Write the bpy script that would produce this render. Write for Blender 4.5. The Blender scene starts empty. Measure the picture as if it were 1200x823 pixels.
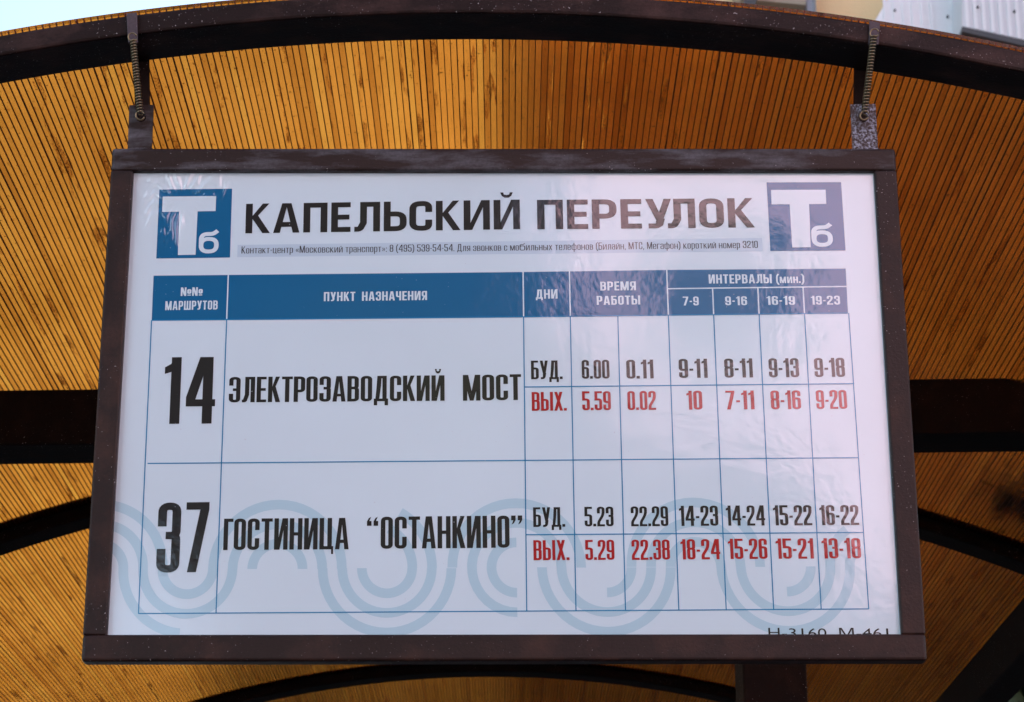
import bpy, bmesh, math, random
from math import sin, cos, tan, pi, sqrt, atan2, radians
from mathutils import Vector, Matrix
from mathutils.geometry import delaunay_2d_cdt
random.seed(7)
SC = bpy.context.scene
COL = SC.collection

# ------------------------------------------------------------------ camera
FPX, PITCH, ROLL, YAW = 2774.0, 0.34604, 0.00045, 0.00198     # focal length in pixels of a 1200 wide picture
CAM = Vector((0, 0, 1.6))
Fv = Vector((sin(YAW)*cos(PITCH), cos(YAW)*cos(PITCH), sin(PITCH)))
R0 = Vector((cos(YAW), -sin(YAW), 0)); U0 = R0.cross(Fv)
Rv = cos(ROLL)*R0 + sin(ROLL)*U0; Uv = -sin(ROLL)*R0 + cos(ROLL)*U0
cd = bpy.data.cameras.new('camera'); cam = bpy.data.objects.new('camera', cd); COL.objects.link(cam)
cam.matrix_world = Matrix(((Rv.x, Uv.x, -Fv.x, CAM.x), (Rv.y, Uv.y, -Fv.y, CAM.y), (Rv.z, Uv.z, -Fv.z, CAM.z), (0, 0, 0, 1)))
cd.sensor_width = 36; cd.sensor_fit = 'HORIZONTAL'; cd.lens = FPX/1200*36
cd.clip_start = .05; cd.clip_end = 3000
cd.dof.use_dof = True; cd.dof.focus_distance = 2.95; cd.dof.aperture_fstop = 20
SC.camera = cam

def ray(px, py):
    return (Fv + Rv*((px-600)/FPX) + Uv*((411.5-py)/FPX)).normalized()
def at(px, py, Y):                       # the point of the picture ray that lies at distance Y in front
    d = ray(px, py); return CAM + d*((Y-CAM.y)/d.y)

# ------------------------------------------------------------------ light
SUN_EL, SUN_AZ = radians(30), radians(32)           # azimuth clockwise from +Y
w = bpy.data.worlds.new('World'); SC.world = w; w.use_nodes = True
nt = w.node_tree; nt.nodes.clear()
sky = nt.nodes.new('ShaderNodeTexSky'); sky.sky_type = 'NISHITA'; sky.sun_disc = False
sky.sun_elevation = SUN_EL; sky.sun_rotation = SUN_AZ; sky.dust_density = 1.0; sky.air_density = 1.3; sky.ozone_density = 2.0
bg = nt.nodes.new('ShaderNodeBackground'); bg.inputs[1].default_value = 0.078
wo = nt.nodes.new('ShaderNodeOutputWorld')
nt.links.new(sky.outputs[0], bg.inputs[0]); nt.links.new(bg.outputs[0], wo.inputs[0])
sd = bpy.data.lights.new('sun', 'SUN'); sd.energy = 5; sd.angle = radians(.5); sd.color = (1, .96, .91)
sun = bpy.data.objects.new('sun', sd); COL.objects.link(sun)
sdir = Vector((sin(SUN_AZ)*cos(SUN_EL), cos(SUN_AZ)*cos(SUN_EL), sin(SUN_EL)))
sun.rotation_euler = sdir.to_track_quat('Z', 'Y').to_euler()
SC.view_settings.view_transform = 'Standard'; SC.view_settings.look = 'None'
SC.view_settings.gamma = 1; SC.view_settings.exposure = 1.83
SC.cycles.transparent_max_bounces = 16; SC.cycles.max_bounces = 10

# ------------------------------------------------------------------ object helpers
def tag(o, label=None, cat=None, group=None, kind=None):
    if label: o['label'] = label
    if cat: o['category'] = cat
    if group: o['group'] = group
    if kind: o['kind'] = kind
    return o
def thing(name, label, cat, loc=(0, 0, 0), group=None):
    o = bpy.data.objects.new(name, None); COL.objects.link(o); o.location = loc
    o.empty_display_size = .1
    return tag(o, label, cat, group)
class MB:
    def __init__(s): s.v = []; s.f = []
    def add(s, vs, fs):
        n = len(s.v); s.v += [tuple(v) for v in vs]; s.f += [tuple(i+n for i in f) for f in fs]; return s
    def box(s, x0, x1, y0, y1, z0, z1):
        return s.add([(x, y, z) for z in (z0, z1) for y in (y0, y1) for x in (x0, x1)],
                     [(0, 2, 3, 1), (4, 5, 7, 6), (0, 1, 5, 4), (2, 6, 7, 3), (0, 4, 6, 2), (1, 3, 7, 5)])
    def prism(s, poly, y0, y1):          # poly in (x, z), counter-clockwise seen from -Y
        n = len(poly)
        vs = [(x, y0, z) for x, z in poly]+[(x, y1, z) for x, z in poly]
        fs = [tuple(range(n)), tuple(range(2*n-1, n-1, -1))]+[(i, i+n, (i+1) % n+n, (i+1) % n) for i in range(n)]
        return s.add(vs, fs)
    def tube(s, pts, r, seg=8, closed=False):
        pts = [Vector(p) for p in pts]; n = len(pts); vs = []; up = None
        for i, p in enumerate(pts):
            t = (pts[min(i+1, n-1)]-pts[max(i-1, 0)]).normalized()
            if up is None:
                up = Vector((0, 0, 1)) if abs(t.z) < .9 else Vector((1, 0, 0))
            up = (up-t*up.dot(t)).normalized(); b = t.cross(up)
            for k in range(seg):
                a = 2*pi*k/seg; vs.append(p+up*(r*cos(a))+b*(r*sin(a)))
        fs = [(i*seg+k, i*seg+(k+1) % seg, (i+1)*seg+(k+1) % seg, (i+1)*seg+k) for i in range(n-1) for k in range(seg)]
        fs += [tuple(range(seg-1, -1, -1)), tuple((n-1)*seg+k for k in range(seg))]
        return s.add(vs, fs)
    def build(s, name, m, parent=None, smooth=False, bevel=0, seg=2):
        me = bpy.data.meshes.new(name); me.from_pydata(s.v, [], s.f); me.materials.append(m)
        if bevel:
            bm = bmesh.new(); bm.from_mesh(me)
            es = [e for e in bm.edges if len(e.link_faces) == 2 and e.calc_face_angle(0) > .5]
            bmesh.ops.bevel(bm, geom=es, offset=bevel, segments=seg, profile=.5, affect='EDGES', clamp_overlap=True)
            bm.to_mesh(me); bm.free(); smooth = False
        me.validate()
        bm = bmesh.new(); bm.from_mesh(me); bmesh.ops.recalc_face_normals(bm, faces=bm.faces[:]); bm.to_mesh(me); bm.free()
        if smooth:
            for p in me.polygons: p.use_smooth = True
        o = bpy.data.objects.new(name, me); COL.objects.link(o)
        if parent:
            o.parent = parent; o.matrix_parent_inverse = Matrix.Translation(-parent_world(parent))
        return o
def parent_world(p):
    l = Vector(p.location)
    return l
# ------------------------------------------------------------------ material helpers
def mat(name, col, rough=.5, metal=0, spec=.5):
    m = bpy.data.materials.new(name); m.use_nodes = True
    b = m.node_tree.nodes['Principled BSDF']
    b.inputs['Base Color'].default_value = (*col, 1); b.inputs['Roughness'].default_value = rough
    b.inputs['Metallic'].default_value = metal; b.inputs['Specular IOR Level'].default_value = spec
    return m, m.node_tree, b
def noise(t, scale, detail=4, rough=.6, coord=None, vec=None):
    n = t.nodes.new('ShaderNodeTexNoise'); n.inputs['Scale'].default_value = scale
    n.inputs['Detail'].default_value = detail; n.inputs['Roughness'].default_value = rough
    src = coord or t.nodes.new('ShaderNodeTexCoord').outputs['Object']
    if vec:
        mp = t.nodes.new('ShaderNodeMapping'); mp.inputs['Scale'].default_value = vec
        t.links.new(src, mp.inputs[0]); src = mp.outputs[0]
    t.links.new(src, n.inputs['Vector']); return n.outputs['Fac']
def ramp(t, fac, stops):
    r = t.nodes.new('ShaderNodeValToRGB'); e = r.color_ramp.elements
    while len(e) < len(stops): e.new(.5)
    for i, (p, c) in enumerate(stops):
        e[i].position = p; e[i].color = (*c, 1) if len(c) == 3 else c
    t.links.new(fac, r.inputs[0]); return r.outputs[0]
def mix(t, fac, a, b, mode='MIX'):
    m = t.nodes.new('ShaderNodeMix'); m.data_type = 'RGBA'; m.blend_type = mode
    for i, v in ((0, fac), (6, a), (7, b)):
        if isinstance(v, (int, float)): m.inputs[i].default_value = v
        elif isinstance(v, tuple): m.inputs[i].default_value = (*v, 1) if len(v) == 3 else v
        else: t.links.new(v, m.inputs[i])
    return m.outputs[2]
def math_(t, op, a, b=None, clamp=False):
    m = t.nodes.new('ShaderNodeMath'); m.operation = op; m.use_clamp = clamp
    for i, v in enumerate((a, b)):
        if v is None: continue
        if isinstance(v, (int, float)): m.inputs[i].default_value = v
        else: t.links.new(v, m.inputs[i])
    return m.outputs[0]
def bump(t, b, h, strength=.3, dist=.001, inp='Normal'):
    n = t.nodes.new('ShaderNodeBump'); n.inputs['Strength'].default_value = strength
    n.inputs['Distance'].default_value = dist; t.links.new(h, n.inputs['Height']); t.links.new(n.outputs[0], b.inputs[inp]); return n.outputs[0]

def steel(name, base, patch, patch_amt=.5, spec_col=(.45, .42, .42), speck=.705, dull=False, vec=None, spc=.3):
    m, t, b = mat(name, base, .42)
    big = noise(t, 22, 5, .65, None, vec); fine = noise(t, 260, 3, .6); sp = noise(t, 420, 2, .5); reg = noise(t, 9, 2, .5)
    k = ramp(t, big, [(.47, (0, 0, 0)), (.68, (1, 1, 1))])
    c = mix(t, math_(t, 'MULTIPLY', k, patch_amt), base, patch)
    c = mix(t, math_(t, 'MULTIPLY', ramp(t, fine, [(.42, (0, 0, 0)), (.7, (1, 1, 1))]), .35), c, tuple(x*.45 for x in base))
    s = math_(t, 'MULTIPLY', ramp(t, sp, [(speck, (0, 0, 0)), (speck+.025, (1, 1, 1))]), ramp(t, reg, [(.42, (0, 0, 0)), (.56, (1, 1, 1))]))
    c = mix(t, s, c, spec_col); b.inputs['Specular IOR Level'].default_value = spc
    t.links.new(c, b.inputs['Base Color'])
    rr = t.nodes.new('ShaderNodeMapRange'); t.links.new(big, rr.inputs[0]); rr.inputs[3].default_value = .3; rr.inputs[4].default_value = .62
    t.links.new(rr.outputs[0], b.inputs['Roughness'])
    if dull: rr.inputs[3].default_value = .7; rr.inputs[4].default_value = .9; b.inputs['Specular IOR Level'].default_value = .12
    bump(t, b, math_(t, 'ADD', fine, math_(t, 'MULTIPLY', big, 1.5)), .35, .0012)
    return m
M_arch = steel('brown_arch_paint', (.013, .005, .004), (.07, .034, .028), .7, vec=(.5, 1, 1), spc=.2)
M_dark = steel('dark_brown_paint', (.012, .006, .0045), (.026, .013, .009), .6, dull=True)
M_frame = steel('rusty_brown_frame_paint', (.018, .0065, .004), (.15, .15, .17), .7, vec=(.35, 1, 1.6))
M_frame2 = steel('brown_frame_paint', (.015, .005, .0032), (.055, .021, .012), .7, vec=(.7, 1, .7))
M_tab = steel('flaking_tab_paint', (.05, .03, .027), (.42, .46, .55), .95, speck=.6)
_t = M_tab.node_tree; _b = _t.nodes['Principled BSDF']
_t.links.new(mix(_t, math_(_t, 'MULTIPLY', ramp(_t, noise(_t, 300, 5, .75), [(.47, (0, 0, 0)), (.58, (1, 1, 1))]), ramp(_t, noise(_t, 70, 2, .5), [(.36, (.1, .1, .1)), (.55, (1, 1, 1))])), (.04, .022, .018), (.30, .32, .39)), _b.inputs['Base Color'])
M_strap = steel('strap_paint', (.075, .055, .065), (.10, .075, .08), .5)
M_spring = mat('spring_steel', (.22, .17, .10), .32, .8)[0]

# ------------------------------------------------------------------ vault numbers
VK = 1.067
R, HA, XC = 2.83189*VK, 1.37418*VK+1.6, -.04061*VK            # radius, crown height, axis
ZC = HA-R
def vault(x, dr=0):                                           # a point of the arc at signed offset x, dr outward
    a = math.asin((x-XC)/R); return XC+(R+dr)*sin(a), ZC+(R+dr)*cos(a), a
def hit_vault(px, py, dr=0):
    d = ray(px, py); o = CAM
    A = d.x**2+d.z**2; B = 2*((o.x-XC)*d.x+(o.z-ZC)*d.z); C_ = (o.x-XC)**2+(o.z-ZC)**2-(R+dr)**2
    s = (-B+sqrt(B*B-4*A*C_))/(2*A); return o+d*s
TUBE_H, TUBE_D = .030, .080
FRONT = 2.761
ARCHES = [FRONT, 4.85-TUBE_D, 6.91-TUBE_D, 8.93]
edge = hit_vault(1199, 697, TUBE_H)
AE = math.asin((edge.x-XC)/(R+TUBE_H)) + .004                 # half angle of the roof
AL = AE+.14                                                  # the roof reaches farther down on the left
PITCHW = .0090/(R+TUBE_H)
NC = int((AE+AL)/PITCHW)
print('roof half angle', AE, 'edge', edge, 'cells', NC)

# ------------------------------------------------------------------ ground and street
m, t, b = mat('paving', (.3, .29, .28), .8)
n = noise(t, 3, 6); t.links.new(ramp(t, n, [(.3, (.24, .235, .225)), (.7, (.36, .35, .335))]), b.inputs['Base Color']); M_ground = m
g = MB().add([(-400, -400, 0), (400, -400, 0), (400, 600, 0), (-400, 600, 0)], [(0, 1, 2, 3)]).build('ground', M_ground)
tag(g, 'grey paved ground around the bus shelter', kind='structure')
m, t, b = mat('asphalt', (.05, .05, .052), .85)
n = noise(t, 30, 5); t.links.new(ramp(t, n, [(.3, (.035, .035, .037)), (.7, (.07, .07, .07))]), b.inputs['Base Color'])
r_ = MB().box(-200, 200, -10, -2, -.1, .004).build('road', m); tag(r_, 'asphalt road in front of the stop', kind='structure')
p_ = MB().box(-30, 30, -1.9, 12, -.1, .12).build('pavement', m); tag(p_, 'dark asphalt pavement under the bus shelter', kind='structure')

# ------------------------------------------------------------------ buildings
def wall_mat(name, c0, c1, scale=1.2):
    m, t, b = mat(name, c0, .85)
    n = noise(t, scale, 6); t.links.new(ramp(t, n, [(.3, c0), (.7, c1)]), b.inputs['Base Color'])
    bump(t, b, noise(t, 60, 3), .3, .01); return m
M_beige = wall_mat('beige_render', (.86, .60, .30), (.90, .65, .35))
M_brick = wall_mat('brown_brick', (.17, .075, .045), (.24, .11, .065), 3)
M_shade = wall_mat('grey_beige_render', (.34, .28, .20), (.40, .33, .24))
M_white = wall_mat('white_cladding', (.80, .80, .79), (.86, .86, .85), 2)
M_greyc = wall_mat('grey_cladding', (.66, .67, .68), (.72, .72, .72), 2)
M_glass = mat('dark_window_glass', (.03, .035, .04), .08)[0]
M_wframe = mat('white_window_frame', (.7, .7, .68), .5)[0]
M_flash = mat('dark_flashing', (.06, .06, .06), .5)[0]
M_pipe = mat('grey_downpipe', (.30, .31, .32), .4, .6)[0]
M_pink = wall_mat('pink_render', (.75, .46, .55), (.81, .51, .61), .6)
def building(name, label, x0, x1, y0, y1, h, m, face, nx, nz, z0=1.2, skip=None, group=None, ww=1.3, wh=1.6):
    T = thing(name, label, 'building', ((x0+x1)/2, (y0+y1)/2, 0), group)
    MB().box(x0, x1, y0, y1, 0, h).build('wall', m, T)
    MB().box(x0-.25, x1+.25, y0-.25, y1+.25, h, h+.35).build('roof', M_flash, T)
    yf = y0 if face < 0 else y1
    for i in range(nx):
        for k in range(nz):
            cx = x0+(i+.5)*(x1-x0)/nx; cz = z0+(k+.5)*(h-z0-1)/nz
            if skip and skip(cx, cz): continue
            fr = MB()
            s_ = face
            for a in ((-ww/2-.06, ww/2+.06, -wh/2-.06, -wh/2), (-ww/2-.06, ww/2+.06, wh/2, wh/2+.06), (-ww/2-.06, -ww/2, -wh/2, wh/2), (ww/2, ww/2+.06, -wh/2, wh/2), (-.03, .03, -wh/2, wh/2)):
                ya, yb = sorted((yf+.01*s_, yf+.07*s_)); fr.box(cx+a[0], cx+a[1], ya, yb, cz+a[2], cz+a[3])
            F = fr.build('window', M_wframe, T)
            ya, yb = sorted((yf+.005*s_, yf+.03*s_))
            o = MB().box(cx-ww/2, cx+ww/2, ya, yb, cz-wh/2, cz+wh/2).build('pane', M_glass, F)
    return T
YB = 16.0
xl = at(625, 50, YB).x
bb = building('apartment_building', 'tall beige rendered building rising behind the right end of the shelter roof', xl, xl+26, YB, YB+12, 13, M_beige, -1, 9, 3,
              skip=lambda x, z: (x > 1.3 and z > 7.5 and x < 6))
def poly_at(pts, Y): 
    out = []
    for p in pts:
        q = at(p[0], p[1], Y); out.append((q.x, q.z))
    return out
def ccw(p):
    a = sum(p[i][0]*p[(i+1) % len(p)][1]-p[(i+1) % len(p)][0]*p[i][1] for i in range(len(p)))
    return p if a > 0 else p[::-1]
# clad loggia on the building, upper right of the picture
MB().prism(ccw(poly_at([(1075, -60), (1127, -60), (1127, 31), (1106, 52), (1000, 52), (1025, 25)], YB-.5)), YB-.5, YB-.02).build('cladding_panel', M_white, bb)
MB().prism(ccw(poly_at([(1127.6, -60), (1330, -60), (1330, 75), (1127.6, 31)], YB-.9)), YB-.9, YB-.02).build('cladding_panel', M_greyc, bb)
MB().prism(ccw(poly_at([(1127.6, 31.3), (1330, 75.3), (1330, 84), (1127.6, 37)], YB-.93)), YB-.93, YB-.03).build('sill_flashing', M_flash, bb)
rb = MB()
for k in range(9):
    x = 1040+k*11; p0 = at(x, -60, YB-.5); p1 = at(x-.8, 52, YB-.5)
    if p0.x > at(1130, 0, YB-.9).x-.05: continue
    rb.box(p1.x-.012, p1.x+.012, YB-.515, YB-.5, max(p1.z, at(x, 52-max(0, 0), YB-.5).z), at(1080, -30, YB-.5).z)
for k in range(14):
    x = 1134+k*10; p1 = at(x, 33+(x-1127)*.217, YB-.9); rb.box(p1.x-.012, p1.x+.012, YB-.915, YB-.9, p1.z+.01, at(x, -60, YB-.9).z)
tag(rb.build('cladding_ridge', M_white, bb), kind='stuff')
sb = MB()
for (px, py) in ((1048, 14), (1110, 21), (1145, 10), (1188, 15)):
    q = at(px, py, YB-.5 if px < 1127 else YB-.9); yy = (YB-.53 if px < 1127 else YB-.93); sb.box(q.x-.007, q.x+.007, yy, yy+.02, q.z-.007, q.z+.007)
tag(sb.build('screw_head', M_flash, bb), kind='stuff')
MB().box(xl-.05, xl+26.05, YB-.12, YB+.5, 0, at(900, 62, YB).z).build('brick_facing', M_brick, bb)
for k in range(14):
    for zz_ in (1.4, 4.0, 6.5):
        F = MB().box(xl+.8+k*1.8, xl+1.9+k*1.8, YB-.17, YB-.125, zz_, zz_+1.5).build('window', M_wframe, bb)
        MB().box(xl+.86+k*1.8, xl+1.84+k*1.8, YB-.18, YB-.171, zz_+.06, zz_+1.44).build('pane', M_glass, F)
MB().prism(ccw(poly_at([(862, -30), (948, -30), (944, 6), (868, -1)], YB-.35)), YB-.35, YB-.01).build('ledge', M_shade, bb)
a0 = at(946, -20, YB-.2); a1 = at(944, 14, YB-.2)
MB().tube([(a0.x, YB-.2, a0.z+1), (a0.x, YB-.2, a1.z-1.5)], .06, 10).build('downpipe', M_pipe, bb)
MB().prism(ccw(poly_at([(870, -30), (895, -30), (884, 8), (872, 8)], YB-.6)), YB-.6, YB-.4).build('bracket', M_flash, bb)
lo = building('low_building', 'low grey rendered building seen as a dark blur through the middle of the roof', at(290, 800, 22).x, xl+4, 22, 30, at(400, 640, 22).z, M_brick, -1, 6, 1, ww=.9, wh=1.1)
fb = building('pink_building', 'sunlit pinkish building across the road, mirrored in the film of the sign', .75, 22, -26, -15, 19, M_pink, 1, 8, 5, z0=1)
building('bounce_block', 'unseen pale blue block added behind the camera on the left to bounce light onto the sign', -40, -7.5, -27, -16, 18, wall_mat('pale_blue_bounce', (.50, .60, .74), (.56, .66, .80), 1), 1, 12, 6, z0=1)  # unseen block, added to throw more and bluer light on the sign

# ------------------------------------------------------------------ trees
M_leaf = []
for i, c in enumerate(((.028, .05, .016), (.045, .075, .022), (.06, .09, .03))):
    m, t, b = mat('foliage', c, .6); M_leaf.append(m)
M_bark = wall_mat('bark', (.06, .045, .035), (.11, .085, .065), 8)
def tree(label, x, y, h, r, n=2600, leaf=.28, cat='tree'):
    T = thing('tree', label, cat, (x, y, 0), 'trees around the stop')
    mb = MB(); p = Vector((x, y, 0)); top = Vector((x+.3, y, h*.8))
    for k in range(1, 9):
        pass
    vs = [(x, y, 0), (x+.05, y, h*.25), (x+.15, y+.05, h*.5), (x+.2, y, h*.8)]
    for i in range(3):
        mb.tube([vs[i], vs[i+1]], (.22, .17, .1)[i]*h/10, 8)
    rnd = random.Random(int(x*31+y*7))
    for k in range(9):
        a = rnd.uniform(0, 2*pi); z = h*rnd.uniform(.3, .65)
        mb.tube([(x+.1, y, z), (x+r*.35*cos(a), y+r*.35*sin(a), z+h*.12), (x+r*.75*cos(a), y+r*.75*sin(a), z+h*.2)], .05*h/10, 5)
    mb.build('trunk', M_bark, T)
    cl = [(rnd.gauss(0, r*.45), rnd.gauss(0, r*.4), h*.62+rnd.gauss(0, h*.15), rnd.uniform(.22, .42)*r) for _ in range(26)]
    cr = MB()
    for k in range(n):
        cx, cy, cz, rr = cl[rnd.randrange(len(cl))]
        d = Vector((rnd.gauss(0, 1), rnd.gauss(0, 1), rnd.gauss(0, 1))).normalized()*rr*rnd.uniform(.5, 1.05)
        c = Vector((x+cx, y+cy, cz))+d
        u = Vector((rnd.gauss(0, 1), rnd.gauss(0, 1), rnd.gauss(0, 1))).normalized(); v = u.orthogonal().normalized(); s = leaf*rnd.uniform(.6, 1.3)
        cr.add([c-u*s, c+v*s*.5, c+u*s, c-v*s*.5], [(0, 1, 2, 3)])
    cr.build('crown', M_leaf[rnd.randrange(3)], T)
    return T
tree('tall leafy street tree across the road, left of the pinkish building', -3.4, -11.5, 17, 4.2, 9000, .42)
tree('round street tree before the left end of the pinkish building', 0.5, -11.5, 7.7, 1.5, 9000, .4)
tree('middle-sized street tree between the round and the small street tree', 1.8, -11.0, 6.7, 1.4, 9000, .35)
tree('small low street tree, rightmost of those in front of the pinkish building', 3.1, -11.2, 5.8, 1.6, 9000, .4)
tree('slender tall street tree at the corner of the pinkish building', -1.2, -12.5, 13.0, 2.3, 9000, .45)
tree('dark bushy tree beyond the right eave of the shelter', at(1250, 800, 9).x, 9, 4.0, 1.1, 12000, .10)

tree('dark dense evergreen tree growing just behind the middle of the shelter', at(420, 800, 12.5).x, 12.5, 5.6, 1.5, 9000, .14)
tree('broad dark evergreen tree growing just behind the right half of the shelter', at(760, 800, 12.8).x, 12.8, 5.4, 1.6, 9000, .14)
# ------------------------------------------------------------------ bus shelter
shelter = thing('bus_shelter', 'brown steel bus stop shelter with a curved amber polycarbonate roof', 'bus shelter', (XC, 5.8, 0))
def arc_tube(y0, y1, r0, r1, a0, a1, n=72):
    mb = MB(); vs = []
    for i in range(n+1):
        a = a0+(a1-a0)*i/n
        for rr, yy in ((r0, y0), (r0, y1), (r1, y1), (r1, y0)):
            vs.append((XC+rr*sin(a), yy, ZC+rr*cos(a)))
    fs = []
    for i in range(n):
        for k in range(4):
            fs.append((i*4+k, i*4+(k+1) % 4, (i+1)*4+(k+1) % 4, (i+1)*4+k))
    fs += [(0, 1, 2, 3), (n*4+3, n*4+2, n*4+1, n*4)]
    return mb.add(vs, fs)
for i, y in enumerate(ARCHES):
    o = arc_tube(y, y+TUBE_D, R, R+TUBE_H-.001, -AL-.005, AE+.005, 96).build('arch', M_arch if i == 0 else M_dark, shelter, bevel=.004 if i < 3 else 0)
tag(bpy.data.objects['arch'], 'thick front arch that carries the hanging sign')
# amber polycarbonate
def sheet_mat():
    m = bpy.data.materials.new('amber_polycarbonate'); m.use_nodes = True; t = m.node_tree; t.nodes.clear()
    out = t.nodes.new('ShaderNodeOutputMaterial')
    geo = t.nodes.new('ShaderNodeNewGeometry'); tc = t.nodes.new('ShaderNodeTexCoord').outputs['Object']
    rnd = geo.outputs['Random Per Island']
    base = ramp(t, rnd, [(0, (.84, .44, .135)), (.25, (.95, .525, .17)), (.8, (.99, .55, .18)), (1, (1.0, .59, .20))])
    # dust lying in the channels, moisture beads and streaks (long along the roof)
    n1 = noise(t, 3.0, 5, .65, tc); dust = ramp(t, n1, [(.42, (1, 1, 1)), (.75, (.86, .82, .74))])
    n2 = noise(t, 60, 3, .55, tc, (1, .6, 1)); spots = ramp(t, n2, [(.68, (1, 1, 1)), (.75, (.6, .5, .4))])
    n4 = noise(t, 150, 2, .5, tc); fly = ramp(t, n4, [(.69, (1, 1, 1)), (.73, (.2, .14, .09))])
    n3 = noise(t, 120, 2, .5, tc, (1.2, .07, 1.2)); streak = ramp(t, n3, [(.20, (.86, .78, .66)), (.32, (1, 1, 1)), (.75, (1, 1, 1)), (.85, (1.0, .9, .75))])
    gr = noise(t, 700, 2, .6, tc); grain = ramp(t, gr, [(.25, (.84, .82, .78)), (.7, (1, 1, 1))])
    isl = math_(t, 'GREATER_THAN', math_(t, 'FRACT', math_(t, 'MULTIPLY', rnd, 37.7)), .74)
    zone = ramp(t, noise(t, 5, 2, .5, tc, (14, 1.6, 14)), [(.58, (0, 0, 0)), (.63, (1, 1, 1))])
    msk = math_(t, 'MULTIPLY', isl, zone)
    bead = noise(t, 520, 3, .7, tc, (1, .45, 1))
    bc = ramp(t, bead, [(.38, (.10, .05, .03)), (.47, (.7, .52, .4)), (.54, (1, 1, 1))])
    c = mix(t, msk, base, mix(t, 1.0, base, bc, 'MULTIPLY'))
    for x in (dust, spots, fly, grain): c = mix(t, 1.0, c, x, 'MULTIPLY')
    ref = t.nodes.new('ShaderNodeBsdfRefraction'); ref.inputs['IOR'].default_value = 1.12; ref.inputs['Roughness'].default_value = .27
    t.links.new(c, ref.inputs['Color'])
    tr = t.nodes.new('ShaderNodeBsdfTransparent'); t.links.new(c, tr.inputs['Color'])
    tl = t.nodes.new('ShaderNodeBsdfTranslucent'); t.links.new(c, tl.inputs['Color'])
    gl = t.nodes.new('ShaderNodeBsdfGlossy'); gl.inputs['Roughness'].default_value = .25
    m1 = t.nodes.new('ShaderNodeMixShader'); m1.inputs[0].default_value = .12; t.links.new(ref.outputs[0], m1.inputs[1]); t.links.new(tr.outputs[0], m1.inputs[2])
    m2 = t.nodes.new('ShaderNodeMixShader'); m2.inputs[0].default_value = .07; t.links.new(m1.outputs[0], m2.inputs[1]); t.links.new(tl.outputs[0], m2.inputs[2])
    m3 = t.nodes.new('ShaderNodeMixShader'); m3.inputs[0].default_value = .03; t.links.new(m2.outputs[0], m3.inputs[1]); t.links.new(gl.outputs[0], m3.inputs[2])
    bn = t.nodes.new('ShaderNodeBump'); bn.inputs['Strength'].default_value = .4; bn.inputs['Distance'].default_value = .0008
    t.links.new(math_(t, 'ADD', math_(t, 'MULTIPLY', n1, 2), math_(t, 'MULTIPLY', math_(t, 'MULTIPLY', msk, bead), 3)), bn.inputs['Height'])
    for s in (ref, gl): t.links.new(bn.outputs[0], s.inputs['Normal'])
    t.links.new(m3.outputs[0], out.inputs[0]); return m
M_sheet = sheet_mat()
m, t, b = mat('dirty_web', (.11, .016, .006), .6); M_web = m
m, t, b = mat('trapped_silt', (.05, .03, .015), .8); M_silt = m
Y0, Y1 = FRONT+.0015, ARCHES[-1]+TUBE_D+.03
RS0, RS1 = R+TUBE_H, R+TUBE_H+.0050
WEB = .0010
cells = MB(); webs = MB()
def bar(mb, a0, a1, r0, r1, y0, y1):
    vs = [(XC+r*sin(a), y, ZC+r*cos(a)) for y in (y0, y1) for r in (r0, r1) for a in (a0, a1)]
    mb.add(vs, [(0, 1, 3, 2), (4, 6, 7, 5), (0, 4, 5, 1), (2, 3, 7, 6), (0, 2, 6, 4), (1, 5, 7, 3)])
hw = WEB/2/RS0
cuts = [(Y0, ARCHES[1]+TUBE_D*.5), (ARCHES[1]+TUBE_D*.5+.003, ARCHES[2]+TUBE_D*.5), (ARCHES[2]+TUBE_D*.5+.003, Y1)]
for i in range(NC):
    a = -AL+i*PITCHW; j = random.uniform(-.0003, .0003)/RS0
    for (ya, yb) in cuts: bar(cells, a+hw+.00002, a+PITCHW-hw-.00002, RS0+random.uniform(0, .0003), RS1, ya, yb)
    k = random.choice((1.05, 1.1, 1.1, 1.15, 1.2, 1.35, 1.8))
    bar(webs, a-hw*k, a+hw*k, RS0-.0004, RS1+.0002, Y0+.0006, Y1)
o = cells.build('roof_channel', M_sheet, shelter); tag(o, kind='stuff')
o = webs.build('roof_web', M_web, shelter); tag(o, kind='stuff')
for y in (ARCHES[1], ARCHES[2]):  # brown strips added over the sheet, standing in for the arch's shadow band
    arc_tube(y-.03, y+TUBE_D+.05, RS1+.0006, RS1+.0022, -AL, AE, 60).build('shadow_strip', mat('shadow_strip_plastic', (.12, .05, .02), .5)[0], shelter)
# a clump of dead leaves lying on the roof
lc = hit_vault(1187, 590, TUBE_H+.006)
lm = MB(); rl = random.Random(4)
for k in range(150):
    ox, oy = rl.gauss(0, .036), rl.gauss(0, .06)
    x = lc.x+ox; X, Z, a = vault(x, TUBE_H+.012+rl.uniform(0, .03)); c = Vector((X, lc.y+oy, Z)); ta = rl.uniform(0, 6.28)
    u = Vector((cos(ta), sin(ta), -tan(a)*cos(ta)+rl.uniform(-.2, .2)))*rl.uniform(.012, .024); v = Vector((-sin(ta), cos(ta), tan(a)*sin(ta)))*rl.uniform(.006, .012)
    lm.add([c-u, c-u*.3+v, c+u*.4+v*.8, c+u, c+u*.4-v*.8, c-u*.3-v], [(0, 1, 2, 3, 4, 5)])
o = lm.build('leaf_litter', mat('dead_leaves', (.035, .028, .012), .8)[0]); tag(o, 'dark clump of dead leaves lying on the amber roof, right of the sign', 'leaves', kind='stuff')
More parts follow.
